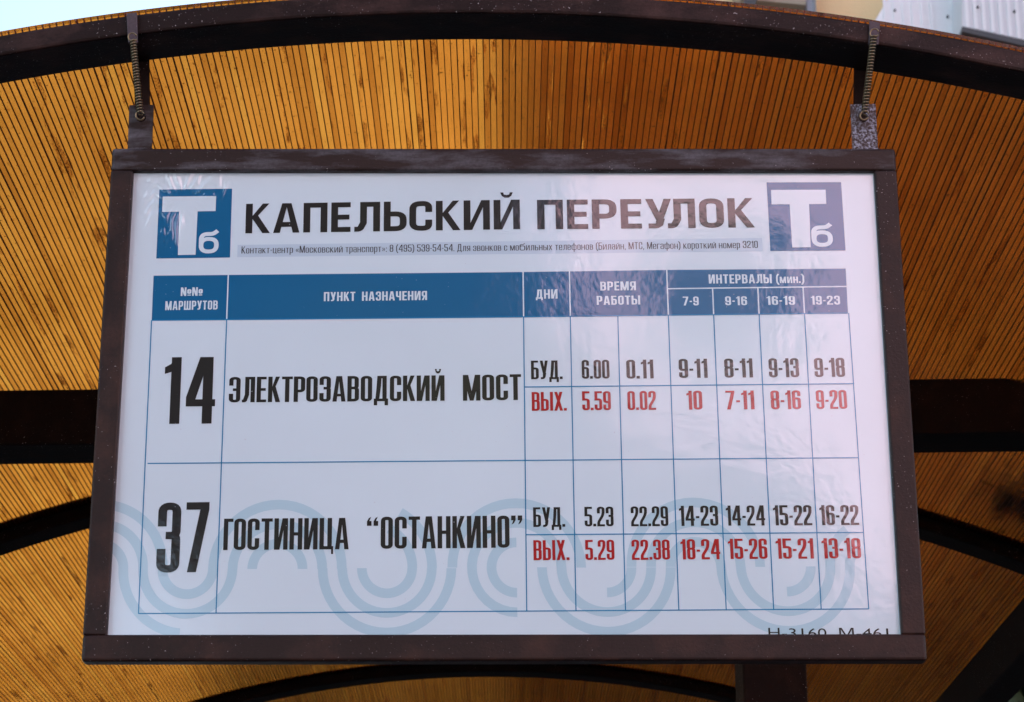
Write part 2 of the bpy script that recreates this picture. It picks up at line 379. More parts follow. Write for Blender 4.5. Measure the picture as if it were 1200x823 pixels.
# eave beams, cross beam, posts
for s in (1, -1):
    a = AE if s > 0 else -AL; x, z = XC+R*sin(a), ZC+R*cos(a)
    x0, x1 = sorted((x, x+s*.08))
    MB().box(x0, x1, FRONT+.002, Y1-.01, z-.085, z+TUBE_H-.004).build('eave_beam', M_dark, shelter, bevel=.004)
YX = 3.90
p = at(0, 551, YX); q = at(1199, 534.5, YX)
bz = (p.z+q.z)/2; slope = (q.z-p.z)/(q.x-p.x)
hb = at(0, 457, YX).z-at(0, 522, YX).z; db = .115
zf0 = at(0, 522, YX).z
hx = .96
zfl, zfr = at(0, 522, YX).z, at(1199, 507, YX).z
sl = (zfr-zfl)/(at(1199, 500, YX).x-at(0, 500, YX).x)
zm = (zfl+zfr)/2
mb = MB(); L = 1.12
vs = [(x, y, zm+sl*x+dz) for x in (-L, L) for y in (YX, YX+db) for dz in (0, hb)]
mb.add(vs, [(0, 1, 3, 2), (4, 6, 7, 5), (0, 4, 5, 1), (2, 3, 7, 6), (0, 2, 6, 4), (1, 5, 7, 3)])
mb.build('cross_beam', M_dark, shelter, bevel=.004)
pc0 = at(871, 800, YX); pc1 = at(946, 800, YX)
MB().box(pc0.x, pc1.x, YX+.0, YX+.14, 0, zm-.004).build('post', M_dark, shelter, bevel=.004)
MB().box(pc0.x-.05, pc1.x+.05, YX-.05, YX+.19, .121, .133).build('base_plate', M_dark, shelter)
for s in (1, -1):
    for y in (ARCHES[0], ARCHES[2]):
        ee = AE if s > 0 else AL; x = XC+(R*sin(ee)+.01)*s; x0, x1 = sorted((x, x+s*.07)); MB().box(x0, x1, y+.004, y+.074, 0, ZC+R*cos(ee)-.085).build('post', M_dark, shelter, bevel=.004)

# ------------------------------------------------------------------ hangers on the front arch
def plate(mb, pts, Y, th):
    mb.prism(ccw(poly_at(pts, Y)), Y, Y+th)
for side, (top, low) in enumerate((([(148, 15.5), (160.5, 14.5), (161.5, 50), (150, 50)], [(157, 56), (174.5, 54), (176, 153), (158, 153)]),
                                   ([(1019, 24), (1031.5, 27), (1029.5, 52), (1018, 52)], [(1001, 68), (1016.5, 70), (1019, 153), (1000, 153)]))):
    mb = MB(); plate(mb, top, FRONT-.0065, .004); S = mb.build('hanger_strap', M_strap, shelter, bevel=.0008)
    mb = MB(); plate(mb, low, FRONT+TUBE_D+.001, .004)
    mb.build('hanger_strap', M_dark, shelter, bevel=.0008)
def spring(label, p0, p1):
    p0 = Vector(p0); p1 = Vector(p1)
    T = thing('coil_spring', label, 'spring', p1, 'coil springs holding the sign')
    ax = (p0-p1); Ln = ax.length; ax.normalize(); u = ax.orthogonal().normalized(); v = ax.cross(u)
    n = 26; seg = 16; hk = .005; pts = []
    for i in range(n*seg+1):
        a = 2*pi*i/seg; s = hk+(Ln-2*hk)*i/(n*seg)
        pts.append(p1+ax*s+u*(.0036*cos(a))+v*(.0036*sin(a)))
    MB().tube(pts, .00125, 6).build('coil', M_spring, T, smooth=True)
    for (c, d) in ((p0, -1), (p1, 1)):
        cc = c+ax*d*.002; pp = []
        for i in range(17):
            a = 2*pi*i/18+(.3); pp.append(cc+ax*(.006*sin(a))+Vector((1, 0, 0))*(.0055*cos(a))+Vector((0, -.002, 0)))
        MB().tube(pp, .0012, 6).build('hook', M_spring, T, smooth=True)
YSP = FRONT-.014
spring('left coil spring between the front arch and the sign, over the blue logo', at(155.5, 43, YSP), at(164.5, 138, YSP+.006))
spring('right coil spring between the front arch and the sign, over the violet logo', at(1024.5, 38, YSP), at(1012.5, 138, YSP+.006))

# ------------------------------------------------------------------ the sign
SX, SY, SZ, SYAW, SH, SROLL = -.00396, 2.75474, .93651+1.6, .00294, .66458, .00249
ux = Vector((cos(SYAW), -0.0+sin(SYAW), 0)); zz = Vector((0, 0, 1))
AX = (cos(SROLL)*ux+sin(SROLL)*zz).normalized(); AZ = (-sin(SROLL)*ux+cos(SROLL)*zz).normalized(); AN = AZ.cross(AX)   # AN points away from the camera
sign = bpy.data.objects.new('route_sign', None); COL.objects.link(sign); sign.empty_display_size = .1
sign.matrix_world = Matrix(((AX.x, AN.x, AZ.x, SX), (AX.y, AN.y, AZ.y, SY), (AX.z, AN.z, AZ.z, SZ), (0, 0, 0, 1)))
tag(sign, 'white framed route timetable board hanging from the front arch of the bus shelter', 'sign')
O = Vector((SX, SY, SZ))
REC = .009                                     # the print lies this far behind the front of the frame
def sp(px, py, d=REC):                         # picture point -> sign coordinates on the plane at depth d
    r = ray(px, py); o = CAM-O-AN*d
    s = -(o.dot(AN))/r.dot(AN); h = CAM+r*s-O
    return h.dot(AX), h.dot(AZ)
def sbuild(mb, name, m, parent=None, **k):
    o = mb.build(name, m, None, **k); o.parent = parent or sign; return o
FW, FD, FT, FB = .0285, .024, .0315, .0325
W2, H2 = .5, SH/2
def rail(pts): return MB().prism(pts, 0, FD)
top = sbuild(MB().box(-W2, W2, 0, FD, H2-FT, H2), 'frame_rail', M_frame, bevel=.004, seg=3)
bot = sbuild(MB().box(-W2, W2, 0.0, FD, -H2, -H2+FB), 'frame_rail', M_frame2, bevel=.004, seg=3)
for s in (-1, 1):
    x0, x1 = sorted((s*W2, s*(W2-FW))); sbuild(MB().box(x0, x1, .0004, FD-.001, -H2+FB-.001, H2-FT+.001), 'frame_rail', M_frame2, bevel=.0025, seg=3)
# print material: paper or ink under a glossy wrinkled film
def ink(name, col, speck=False):
    m, t, b = mat(name, col, .45)
    tc = t.nodes.new('ShaderNodeTexCoord').outputs['Object']
    b.inputs['Coat Weight'].default_value = 1; b.inputs['Coat IOR'].default_value = 1.75; b.inputs['Coat Roughness'].default_value = .07
    b.inputs['Specular IOR Level'].default_value = .2
    var = noise(t, 5, 4, .5, tc)
    t.links.new(mix(t, 1.0, tuple(col), ramp(t, var, [(.3, (.95, .95, .95)), (.7, (1, 1, 1))]), 'MULTIPLY'), b.inputs['Base Color'])
    n1 = noise(t, 140, 3, .55, tc); n2 = noise(t, 16, 3, .5, tc); n3 = noise(t, 40, 2, .5, tc, (1, 1, .3))
    dn = noise(t, 300, 2, .5, tc); dr = noise(t, 12, 3, .6, tc)
    dust = math_(t, 'MULTIPLY', ramp(t, dn, [(.735, (0, 0, 0)), (.755, (1, 1, 1))]), ramp(t, dr, [(.5, (0, 0, 0)), (.62, (.6, .6, .6))]))
    old = b.inputs['Base Color'].links[0].from_socket
    t.links.new(mix(t, dust, old, (.55, .60, .66)), b.inputs['Base Color'])
    # folds of the film that radiate from behind the upper left logo
    sub = t.nodes.new('ShaderNodeVectorMath'); sub.operation = 'SUBTRACT'; t.links.new(tc, sub.inputs[0]); fx, fz = sp(214, 236); sub.inputs[1].default_value = (fx, REC, fz)
    ln = t.nodes.new('ShaderNodeVectorMath'); ln.operation = 'LENGTH'; t.links.new(sub.outputs[0], ln.inputs[0])
    sx = t.nodes.new('ShaderNodeSeparateXYZ'); t.links.new(sub.outputs[0], sx.inputs[0])
    ang = math_(t, 'ARCTAN2', sx.outputs[2], sx.outputs[0])
    wob = math_(t, 'ADD', math_(t, 'MULTIPLY', ang, 8), math_(t, 'MULTIPLY', n3, 12))
    wv = math_(t, 'POWER', math_(t, 'ABSOLUTE', math_(t, 'SINE', wob)), 3)
    mr = t.nodes.new('ShaderNodeMapRange'); t.links.new(ln.outputs['Value'], mr.inputs[0]); mr.inputs[1].default_value = .025; mr.inputs[2].default_value = .075; mr.inputs[3].default_value = 1; mr.inputs[4].default_value = 0
    left = t.nodes.new('ShaderNodeMapRange'); t.links.new(sx.outputs[0], left.inputs[0]); left.inputs[1].default_value = .03; left.inputs[2].default_value = -.02; left.inputs[3].default_value = 0; left.inputs[4].default_value = 1
    upm = t.nodes.new('ShaderNodeMapRange'); t.links.new(sx.outputs[2], upm.inputs[0]); upm.inputs[1].default_value = .0; upm.inputs[2].default_value = .02; upm.inputs[3].default_value = 0; upm.inputs[4].default_value = 1
    reg = math_(t, 'MAXIMUM', left.outputs[0], upm.outputs[0])
    inn = t.nodes.new('ShaderNodeMapRange'); t.links.new(ln.outputs['Value'], inn.inputs[0]); inn.inputs[1].default_value = .012; inn.inputs[2].default_value = .03
    fold = math_(t, 'MULTIPLY', math_(t, 'MULTIPLY', math_(t, 'MULTIPLY', wv, inn.outputs[0]), mr.outputs[0]), reg)
    h = math_(t, 'ADD', math_(t, 'MULTIPLY', n1, .12), math_(t, 'ADD', math_(t, 'MULTIPLY', n2, .55), math_(t, 'ADD', math_(t, 'MULTIPLY', n3, .12), math_(t, 'MULTIPLY', fold, 1.6))))
    bump(t, b, h, .5, .0016, 'Coat Normal')
    bump(t, b, math_(t, 'ADD', math_(t, 'MULTIPLY', n2, .3), math_(t, 'MULTIPLY', fold, 1.2)), .5, .0012)
    return m
I_white = ink('film_white', (.65, .785, .845)); I_blue = ink('ink_blue', (.0, .12, .28)); I_line = ink('ink_line_blue', (.0, .21, .44))
I_black = ink('ink_black', (.014, .012, .012)); I_red = ink('ink_red', (.40, .006, .010)); I_wm = ink('ink_pale_blue', (.455, .655, .74)); I_band = ink('ink_band', (.52, .66, .76))
I_grey = ink('ink_small', (.05, .05, .055))
ib = FW-.004
panel = sbuild(MB().box(-W2+ib, W2-ib, REC, REC+.006, -H2+ib, H2-ib), 'poster', I_white)
tag(panel, 'white printed timetable under glossy film')
sbuild(MB().box(-W2+ib, W2-ib, REC+.0061, REC+.010, -H2+ib, H2-ib), 'backing_board', M_dark)
def lift(k): return REC-.00012*k

class Ink:
    def __init__(s): s.v = []; s.f = []
    def poly(s, pts, k):                       # picture points -> one flat face
        n = len(s.v)
        for p in pts:
            x, z = sp(p[0], p[1]); s.v.append((x, lift(k), z))
        s.f.append(tuple(range(n, n+len(pts))))
    def tris(s, vs, fs, k):
        n = len(s.v)
        for p in vs:
            x, z = sp(p[0], p[1]); s.v.append((x, lift(k), z))
        s.f += [tuple(i+n for i in f) for f in fs]
    def build(s, name, m, parent=None):
        me = bpy.data.meshes.new(name); me.from_pydata(s.v, [], s.f); me.materials.append(m); me.update()
        for p in me.polygons:
            if p.normal.y > 0: p.flip()
        o = bpy.data.objects.new(name, me); COL.objects.link(o); o.parent = parent or panel
        return o
def seg(p, q, wd):                             # strip of width wd px
    d = Vector((q[0]-p[0], q[1]-p[1])).normalized(); n = Vector((-d.y, d.x))*wd/2
    return [(p[0]-n.x, p[1]-n.y), (q[0]-n.x, q[1]-n.y), (q[0]+n.x, q[1]+n.y), (p[0]+n.x, p[1]+n.y)]
# pale wave pattern: concentric strokes
wm = Ink()
def kx(x): return -.0455+(x-170)*.1157/835
def arcpx(c, r, a0, a1, wd=11.3, n=26):        # angles in degrees, y down, 0 = right, 90 = down
    vs = []
    for i in range(n+1):
        a = radians(a0+(a1-a0)*i/n)
        for rr in (r-wd/2, r+wd/2): vs.append((c[0]+rr*cos(a)+kx(c[0])*rr*sin(a), c[1]+rr*sin(a)))
    wm.tris(vs, [(2*i, 2*i+1, 2*i+3, 2*i+2) for i in range(n)], 1 if min(a0, a1) < 0 or max(a0, a1) > 180 else 1.4)
r1, r2, r3 = 29.5, 52.5, 75.5
cA, cB, cC = (220, 667), (325, 667), (115, 667)
cD, cE, cF, cG, cH = (453.5, 666), (605.5, 665.3), (710.5, 665), (815.5, 664.5), (920.5, 664)
arcpx(cC, r3, -84, 0); arcpx(cC, r2, -80, 0); arcpx(cC, r1, -66, 0)
arcpx(cA, r1, 180, 0); arcpx(cA, r2, 180, 0); arcpx(cA, r3, 180, 95)
arcpx(cB, r3, -180, 0); arcpx(cB, r2, -180, 0); arcpx(cB, r1, -180, 0)
arcpx(cD, r1, 180, 0); arcpx(cD, r2, 180, 0); arcpx(cD, r3, 180, 0)
arcpx((cD[0]-22.8, 666), r2, 0, -62); arcpx((cD[0]-22.8, 666), r3, 0, -60)
arcpx(cE, r3, -180, 0); arcpx(cE, r2, 90, 360); arcpx(cE, r1, 90, 270)
arcpx(cF, r3, 180, 0); arcpx(cF, r2, 180, 0); arcpx(cF, r1, 90, 0)
arcpx(cG, r3, -180, 0); arcpx(cG, r2, -180, 0); arcpx(cG, r1, -180, 0)
arcpx(cH, r3, 180, 0); arcpx(cH, r2, 180, 0); arcpx(cH, r1, 90, 0)
arcpx((cH[0]+105, 664), r2, -180, -125); arcpx((cH[0]+105, 664), r1, -180, -130)
wm.build('wave_print', I_wm)
# contact band
ik = Ink(); ik.poly([(278.5, 287.2), (893, 279), (893.8, 294.6), (278, 301.6)], 1); ik.build('contact_band', I_band)
# table
HB = [(180, 323.3), (613, 319), (781, 316.6), (991, 315), (993.6, 367), (783.5, 369.2), (613.6, 371.4), (177.8, 375.6)]
ik = Ink(); ik.poly(HB, 2); ik.build('table_header', I_blue)
def lerp(a, b, t): return (a[0]+(b[0]-a[0])*t, a[1]+(b[1]-a[1])*t)
cols = [((180, 323), (162.3, 719.3)), ((267.6, 322), (253.2, 718.4)), ((613, 318.8), (617.3, 717)), ((667.3, 318), (675, 716.4)), ((724, 370), (733, 716)),
        ((781.3, 316.6), (795.5, 715.5)), ((835, 338), (851, 715)), ((888, 337), (906.6, 714.6)), ((941, 336.6), (962.3, 714.2)), ((991, 315), (1018, 713.8))]
ln = Ink(); wl = Ink()
for (a, b_) in cols:
    hy = 375.6+(a[0]-180)*(367-375.6)/811      # bottom of the header at this column
    tt = max(0, (hy-a[1])/(b_[1]-a[1])); ln.poly(seg(lerp(a, b_, tt), b_, 1.25), 3)
    if a[0] not in (180, 991, 724): wl.poly(seg(a, lerp(a, b_, tt), 1.5), 3)
wl.poly(seg((781.6, 338.6), (992, 336), 1.4), 3.4)
for (a, b_) in (((173, 543.4), (1005.6, 536.6)), ((614.5, 453.8), (1001, 449.8)), ((616.5, 626.9), (1012, 624.2)), ((162.3, 719.3), (1018, 713.8)), ((177.8, 375.6), (613.6, 371.6)), ((613.6, 371.6), (993.6, 367.2))):
    ln.poly(seg(a, b_, 1.25), 3.6)
ln.build('table_line', I_line); wl.build('header_line', I_white)

# ---------------- condensed lettering drawn as strokes
class Font:
    def __init__(s, st, br, wf, rad, gap): s.s = st; s.b = br; s.wf = wf; s.r = rad; s.gap = gap; s.cache = {}
    def stroke(s, pts, closed=False):
        k = s.b/s.s; P = []
        raw = [(p[0], p[1]/k, (p[2] if len(p) > 2 else 0)) for p in pts]; n = len(raw)
        for i, (x, y, r) in enumerate(raw):
            if r and (closed or 0 < i < n-1):
                a = Vector(raw[(i-1) % n][:2]); c = Vector((x, y)); e = Vector(raw[(i+1) % n][:2])
                da = (a-c); de = (e-c); rr = min(r, da.length*.49, de.length*.49); p0 = c+da.normalized()*rr; p1 = c+de.normalized()*rr
                for j in range(7):
                    t_ = j/6; P.append((p0*(1-t_)**2+c*2*t_*(1-t_)+p1*t_*t_))
            else: P.append(Vector((x, y)))
        n = len(P); h = s.s/2; out = []; L = []; Rr = []
        for i in range(n):
            a = P[i-1] if (i > 0 or closed) else None; c = P[i]; e = P[(i+1) % n] if (i < n-1 or closed) else None
            d1 = (c-a).normalized() if a is not None else (e-c).normalized(); d2 = (e-c).normalized() if e is not None else d1
            n1 = Vector((-d1.y, d1.x)); n2 = Vector((-d2.y, d2.x)); m_ = (n1+n2); m_ = m_.normalized() if m_.length > 1e-6 else n1
            f = h/max(.35, m_.dot(n1)); L.append(c+m_*f); Rr.append(c-m_*f)
        for i in range(n if closed else n-1):
            j = (i+1) % n; q = [L[i], L[j], Rr[j], Rr[i]]; out.append([(v.x, v.y*k) for v in q])
        return out
    def glyph(s, ch):
        if ch in s.cache: return s.cache[ch]
        S, B, r = s.s, s.b, s.r; W = lambda x: x*s.wf
        h, v = S/2, B/2; T = 1-v; rc = lambda x0, x1, y0, y1: [[(x0, y0), (x1, y0), (x1, y1), (x0, y1)]]
        P = []; w = W(.40); L, Rt = h, w-h
        mid = .53
        if ch in 'О0': P += s.stroke([(L, v, r), (L, T, r), (Rt, T, r), (Rt, v, r)], True)
        elif ch == 'С': P += s.stroke([(Rt, .63), (Rt, T, r), (L, T, r), (L, v, r), (Rt, v, r), (Rt, .37)])
        elif ch == 'Э': P += s.stroke([(L, .66), (L, T, r), (Rt, T, r), (Rt, v, r), (L, v, r), (L, .34)]) + rc(S*.9, w-S*.5, .5-v, .5+v)
        elif ch in 'З3':
            P += s.stroke([(L, .66), (L, T, r), (Rt, T, r), (Rt, mid, r*.8), (w*.36, mid)]); P += s.stroke([(w*.36, mid), (Rt, mid, r*.8), (Rt, v, r), (L, v, r), (L, .34)])
        elif ch == '2': P += s.stroke([(L, .66), (L, T, r), (Rt, T, r), (Rt, .60, r*1.6), (L, .22, r), (L, v)]) + rc(0, w, 0, B)
        elif ch == '5': P += s.stroke([(w, T), (L, T), (L, .57), (Rt, .57, r), (Rt, v, r), (L, v, r), (L, .3)]) + rc(0, w*.9, 1-B, 1)
        elif ch == '6': P += s.stroke([(Rt, .70), (Rt, T, r), (L, T, r), (L, v, r), (Rt, v, r), (Rt, .57, r), (L, .57)])
        elif ch == '9': P += s.stroke([(L, .30), (L, v, r), (Rt, v, r), (Rt, T, r), (L, T, r), (L, .43, r), (Rt, .43)])
        elif ch == '8':
            P += s.stroke([(L, mid, r), (L, T, r), (Rt, T, r), (Rt, mid, r)], True); P += s.stroke([(L, v, r), (L, mid, r), (Rt, mid, r), (Rt, v, r)], True)
        elif ch == '7': P += rc(0, w, 1-B, 1) + [[(w*.12, 0), (w*.12+S*1.03, 0), (w, 1-B), (w, 1-B*.5), (w-S*1.03, 1-B)]]
        elif ch == '1':
            w = W(.10)+S; P += rc(w-S, w, 0, 1) + [[(0, .75), (w-S*.5, .80), (w-S*.5, 1), (w-S*.75, 1), (w-S*1.05, .9), (0, .85)]]
        elif ch == '4':
            w = W(.45); c = w-W(.045)-S; P += rc(c, c+S, 0, 1) + rc(0, w, .26, .26+B) + [[(0, .26), (S*.95, .26+B), (c+S*.6, 1), (c-S*.35, 1), (0, .26+B*1.3)]]
        elif ch == '-': w = W(.17); P += rc(0, w, .38, .38+B)
        elif ch == '.': w = S; P += rc(0, S, 0, B*1.3)
        elif ch == ' ': w = W(.34) if s.s > .12 else W(.13)
        elif ch == 'Г': w = W(.32); P += rc(0, S, 0, 1)+rc(0, w, 1-B, 1)
        elif ch == 'Т': w = W(.38); P += rc(w/2-h, w/2+h, 0, 1)+rc(0, w, 1-B, 1)
        elif ch == 'Е': w = W(.34); P += rc(0, S, 0, 1)+rc(0, w, 1-B, 1)+rc(0, w, 0, B)+rc(0, w*.94, .5-v, .5+v)
        elif ch == 'П': w = W(.42); P += rc(0, S, 0, 1)+rc(w-S, w, 0, 1)+rc(0, w, 1-B, 1)
        elif ch == 'Л': w = W(.45); P += rc(w-S, w, 0, 1)+rc(W(.10), w, 1-B, 1)+s.stroke([(0, v), (W(.10), v, r), (W(.10)+h, .3), (W(.10)+h, 1-v)])
        elif ch == 'Д':
            w = W(.50); f = W(.035); P += rc(w-f-S*1.1, w-f-S*.1, 0, 1)+rc(W(.12), w-f-S*.1, 1-B, 1)+rc(0, w, 0, B)+[[(f+W(.01), 0), (f+W(.01)+S*.9, 0), (W(.10)+S, .6), (W(.12)+S, 1), (W(.12), 1), (W(.09), .5)]]
            P += rc(0, S*.8, -.16, B)+rc(w-S*.8, w, -.16, B)
        elif ch == 'К':
            w = W(.42); P += rc(0, S, 0, 1)+[[(w-S*1.05, 1), (w-W(.01), 1), (S*1.5, .52), (S*.5, .44), (S*.9, .56)], [(w-S*1.02, 0), (w+W(.01), 0), (S*1.75, .62), (S*.95, .50)]]
        elif ch == 'Р': P += rc(0, S, 0, 1)+s.stroke([(h, T), (Rt, T, r), (Rt, .43, r), (h, .43)])
        elif ch == 'А':
            w = W(.46); c = w/2; P += [[(0, 0), (S*.98, 0), (c+S*.15, 1), (c-S*.68, 1)], [(w-S*.98, 0), (w, 0), (c+S*.68, 1), (c-S*.15, 1)]] + rc(S*.7, w-S*.7, .2, .2+B)
        elif ch == 'В': w = W(.41); Rt = w-h; P += rc(0, S, 0, 1)+s.stroke([(h, T), (Rt-W(.01), T, r), (Rt-W(.01), mid, r), (h, mid)])+s.stroke([(h, mid), (Rt, mid, r), (Rt, v, r), (h, v)])
        elif ch in 'ЬЫ':
            P += rc(0, S, 0, 1)+s.stroke([(h, .58), (Rt, .58, r), (Rt, v, r), (h, v)])
            if ch == 'Ы': P += rc(w+W(.07), w+W(.07)+S, 0, 1); w = w+W(.07)+S
        elif ch == 'Б': P += rc(0, S, 0, 1)+rc(0, w*.93, 1-B, 1)+s.stroke([(h, .58), (Rt, .58, r), (Rt, v, r), (h, v)])
        elif ch in 'ИЙ':
            w = W(.46); P += rc(0, S, 0, 1)+rc(w-S, w, 0, 1)+[[(S*.5, 0), (S*1.25, 0), (w-S*.5, 1), (w-S*1.25, 1)]]
            if ch == 'Й':
                e = min(.09, B*.8); P.append([(.26*w, 1.25), (.26*w+S*.45, 1.25), (.40*w, 1.09+e), (.50*w, 1.075+e), (.60*w, 1.09+e), (.74*w-S*.45, 1.25), (.74*w, 1.25), (.68*w, 1.13), (.58*w, 1.075), (.42*w, 1.075), (.32*w, 1.13)])
        elif ch == 'Н': w = W(.43); P += rc(0, S, 0, 1)+rc(w-S, w, 0, 1)+rc(0, w, .5-v, .5+v)
        elif ch == 'М': w = W(.58); c = w/2; P += rc(0, S*.95, 0, 1)+rc(w-S*.95, w, 0, 1)+[[(0, 1), (S*1.2, 1), (c+S*.42, 0), (c-S*.42, 0)], [(w, 1), (w-S*1.2, 1), (c-S*.42, 0), (c+S*.42, 0)]]
        elif ch == 'Ц': w = W(.42); P += rc(0, S, 0, 1)+rc(w-S, w, 0, 1)+rc(0, w+W(.05), 0, B)+rc(w-W(.02), w+W(.05), -.15, B); w += W(.05)
        elif ch == 'У':
            w = W(.42); P += [[(0, 1), (S*1.02, 1), (w*.5+S*.5, .32), (w*.5-S*.35, .28)], [(w-S, 1), (w, 1), (w*.52+S*.35, .16), (w*.52-S*.5, .2)]]+s.stroke([(w*.60, .34), (w*.53, .14), (w*.42, v, r), (w*.10, v)])
        elif ch == 'Х': w = W(.44); P += [[(0, 0), (S, 0), (w-W(.01), 1), (w-S-W(.01), 1)], [(w-S, 0), (w, 0), (S+W(.01), 1), (W(.01), 1)]]
        elif ch == 'а': P += s.stroke([(L, .76), (L, T, r), (Rt, T, r), (Rt, 0)])+s.stroke([(Rt, .57), (L, .57, r), (L, v, r), (Rt, v)])
        elif ch == 'е': P += s.stroke([(L, .5), (Rt, .5), (Rt, T, r), (L, T, r), (L, v, r), (Rt, v, r), (Rt, .28)])
        elif ch == 'р': P += rc(0, S, -.36, 1)+s.stroke([(L, v, r*.5), (L, T, r*.5), (Rt, T, r), (Rt, v, r)], True)
        elif ch == 'ф': w = W(.62); P += rc(w/2-h, w/2+h, -.36, 1.36)+s.stroke([(L, v, r), (L, T, r), (w-h, T, r), (w-h, v, r)], True)
        elif ch == '(': w = W(.16)+S*.4; P += s.stroke([(w, 1.05), (h, .8, .2), (h, .1, .2), (w, -.18)])
        elif ch == ')': w = W(.16)+S*.4; P += s.stroke([(0, 1.05), (w-h, .8, .2), (w-h, .1, .2), (0, -.18)])
        elif ch == ':': w = S; P += rc(0, S, 0, B*1.3)+rc(0, S, .5, .5+B*1.3)
        elif ch == ',': w = S; P += [[(0, B*1.3), (0, 0), (0, -.15), (S*.6, -.1), (S, B*1.3)]]
        elif ch in '«»':
            w = W(.34)
            for x in (0, W(.16)):
                pl = [(x, .36), (x+W(.12), .60), (x+W(.18), .60), (x+W(.07), .36), (x+W(.18), .12), (x+W(.12), .12)]
                if ch == '»': pl = [(w-a_, b__) for a_, b__ in pl]
                P.append(pl)
        elif ch == 'Ш': w = W(.62); P += rc(0, S, 0, 1)+rc(w/2-h, w/2+h, 0, 1)+rc(w-S, w, 0, 1)+rc(0, w, 0, B)
        elif ch == 'Ч': w = W(.40); P += rc(w-S, w, 0, 1)+s.stroke([(L, 1), (L, .42, r), (w-h, .42)])
        elif ch == 'Я': w = W(.41); P += rc(w-S, w, 0, 1)+s.stroke([(w-h, T), (L, T, r), (L, .44, r), (w-h, .44)])+[[(0, 0), (S*1.05, 0), (w*.68, .46), (w*.40, .46)]]
        elif ch == 'N': w = W(.42); P += rc(0, S*.9, 0, 1)+rc(w-S*.9, w, 0, 1)+[[(0, 1), (S*1.1, 1), (w, 0), (w-S*1.1, 0)]]
        elif ch == 'o': w = W(.26); P += s.stroke([(S*.3, .26+B*.4, r*.6), (S*.3, .72, r*.6), (w-S*.3, .72, r*.6), (w-S*.3, .26+B*.4, r*.6)], True)+rc(0, w, .04, .04+B*.8)
        elif ch == 'б': w = W(.62); P += s.stroke([(L, v, r), (L, .64, r), (w-h, .64, r), (w-h, v, r)], True)+s.stroke([(L, .4), (L, .85, r*1.3), (w*.72, .86, r*.7), (w*.93, 1.0)])
        elif ch in '“”':
            w = W(.40); q = W(.05)
            for x in (0, W(.22)):
                pl = [(x, .72), (x, .86), (x+W(.06), .96), (x+W(.14), 1.0), (x+W(.10), .92), (x+W(.08), .87), (x+W(.15), .87), (x+W(.15), .72)]
                if ch == '”': pl = [(2*x+W(.15)-px_, 1.72-py_) for px_, py_ in pl]
                P.append(pl)
        # union
        if not P: s.cache[ch] = ([], [], w); return s.cache[ch]
        vs = []; fs = []
        for poly in P:
            a = sum(poly[i][0]*poly[(i+1) % len(poly)][1]-poly[(i+1) % len(poly)][0]*poly[i][1] for i in range(len(poly)))
            if abs(a) < 1e-9: continue
            if a < 0: poly = poly[::-1]
            fs.append(list(range(len(vs), len(vs)+len(poly)))); vs += [Vector(p) for p in poly]
        ov, oe, of, _, _, ofo = delaunay_2d_cdt(vs, [], fs, 0, 1e-5)
        polys = [[vs[i] for i in f] for f in fs]
        def inside(p, q):
            c = False; j = len(q)-1
            for i in range(len(q)):
                if (q[i].y > p.y) != (q[j].y > p.y) and p.x < (q[j].x-q[i].x)*(p.y-q[i].y)/(q[j].y-q[i].y)+q[i].x: c = not c
                j = i
            return c
        keep = []
        for f in of:
            c = sum((Vector(ov[i]) for i in f), Vector((0, 0)))/len(f)
            if any(inside(c, q) for q in polys): keep.append(tuple(f))
        s.cache[ch] = ([tuple(v) for v in ov], keep, w); return s.cache[ch]
    def layout(s, text):
        x = 0; V = []; F = []
        for i, ch in enumerate(text):
            if ch.islower() and ch not in 'бo':
                gv, gf, gw = s.glyph(ch if ch in 'аерф' else ch.upper()); gv = [(a*.9, b_*.73) for a, b_ in gv]; gw *= .9
            else: gv, gf, gw = s.glyph(ch)
            if ch == '.' and i: x -= s.gap*.2
            if i: x -= s.wf*{'УЛ': .13, 'ГО': .03, 'РЕ': 0, 'ТР': .02, 'ЬС': .02, 'РО': .02, 'АП': .0}.get(text[i-1]+ch, 0)
            n = len(V); V += [(a+x, b_) for a, b_ in gv]; F += [tuple(k+n for k in f) for f in gf]
            x += gw+s.gap
        return V, F, x-s.gap
COND = Font(.150, .105, 1.0, .15, .062)
BIG = Font(.172, .105, 1.13, .16, .10)
TITLE = Font(.205, .165, 1.72, .26, .115)
def kx(x): return -.0455+(x-170)*.1157/835
def place(ikk, V, F, wdt, x0, x1, y0, y1, H, k=4):
    out = []
    for (a, b_) in V:
        t_ = a/wdt; X = x0+(x1-x0)*t_; Y = y0+(y1-y0)*t_; out.append((X-kx(X)*H*b_, Y-H*b_))
    ikk.tris(out, F, k)
def write(font, text, x0, x1, y0, y1, H, m, name='lettering'):
    V, F, wd = font.layout(text); q = Ink(); place(q, V, F, wd, x0, x1, y0, y1, H)
    return q.build(name, m)
write(TITLE, 'КАПЕЛЬСКИЙ', 287.5, 609.5, 273.8, 268.8, 34.6, I_black); write(TITLE, 'ПЕРЕУЛОК', 629.8, 884, 269, 266.8, 34.4, I_black)
write(BIG, '14', 190.7, 251.3, 497, 496.6, 78, I_black); write(BIG, '37', 182.6, 242.8, 671.4, 670.6, 82, I_black)
write(COND, 'ЭЛЕКТРОЗАВОДСКИЙ', 268, 521, 471.9, 469.9, 29.8, I_black); write(COND, 'МОСТ', 542.6, 611, 469.9, 469, 30.2, I_black)
write(COND, 'ГОСТИНИЦА', 261.5, 408.5, 644.9, 643.9, 36.8, I_black); write(COND, '“ОСТАНКИНО”', 429.8, 613.6, 643.6, 641.9, 37.6, I_black)
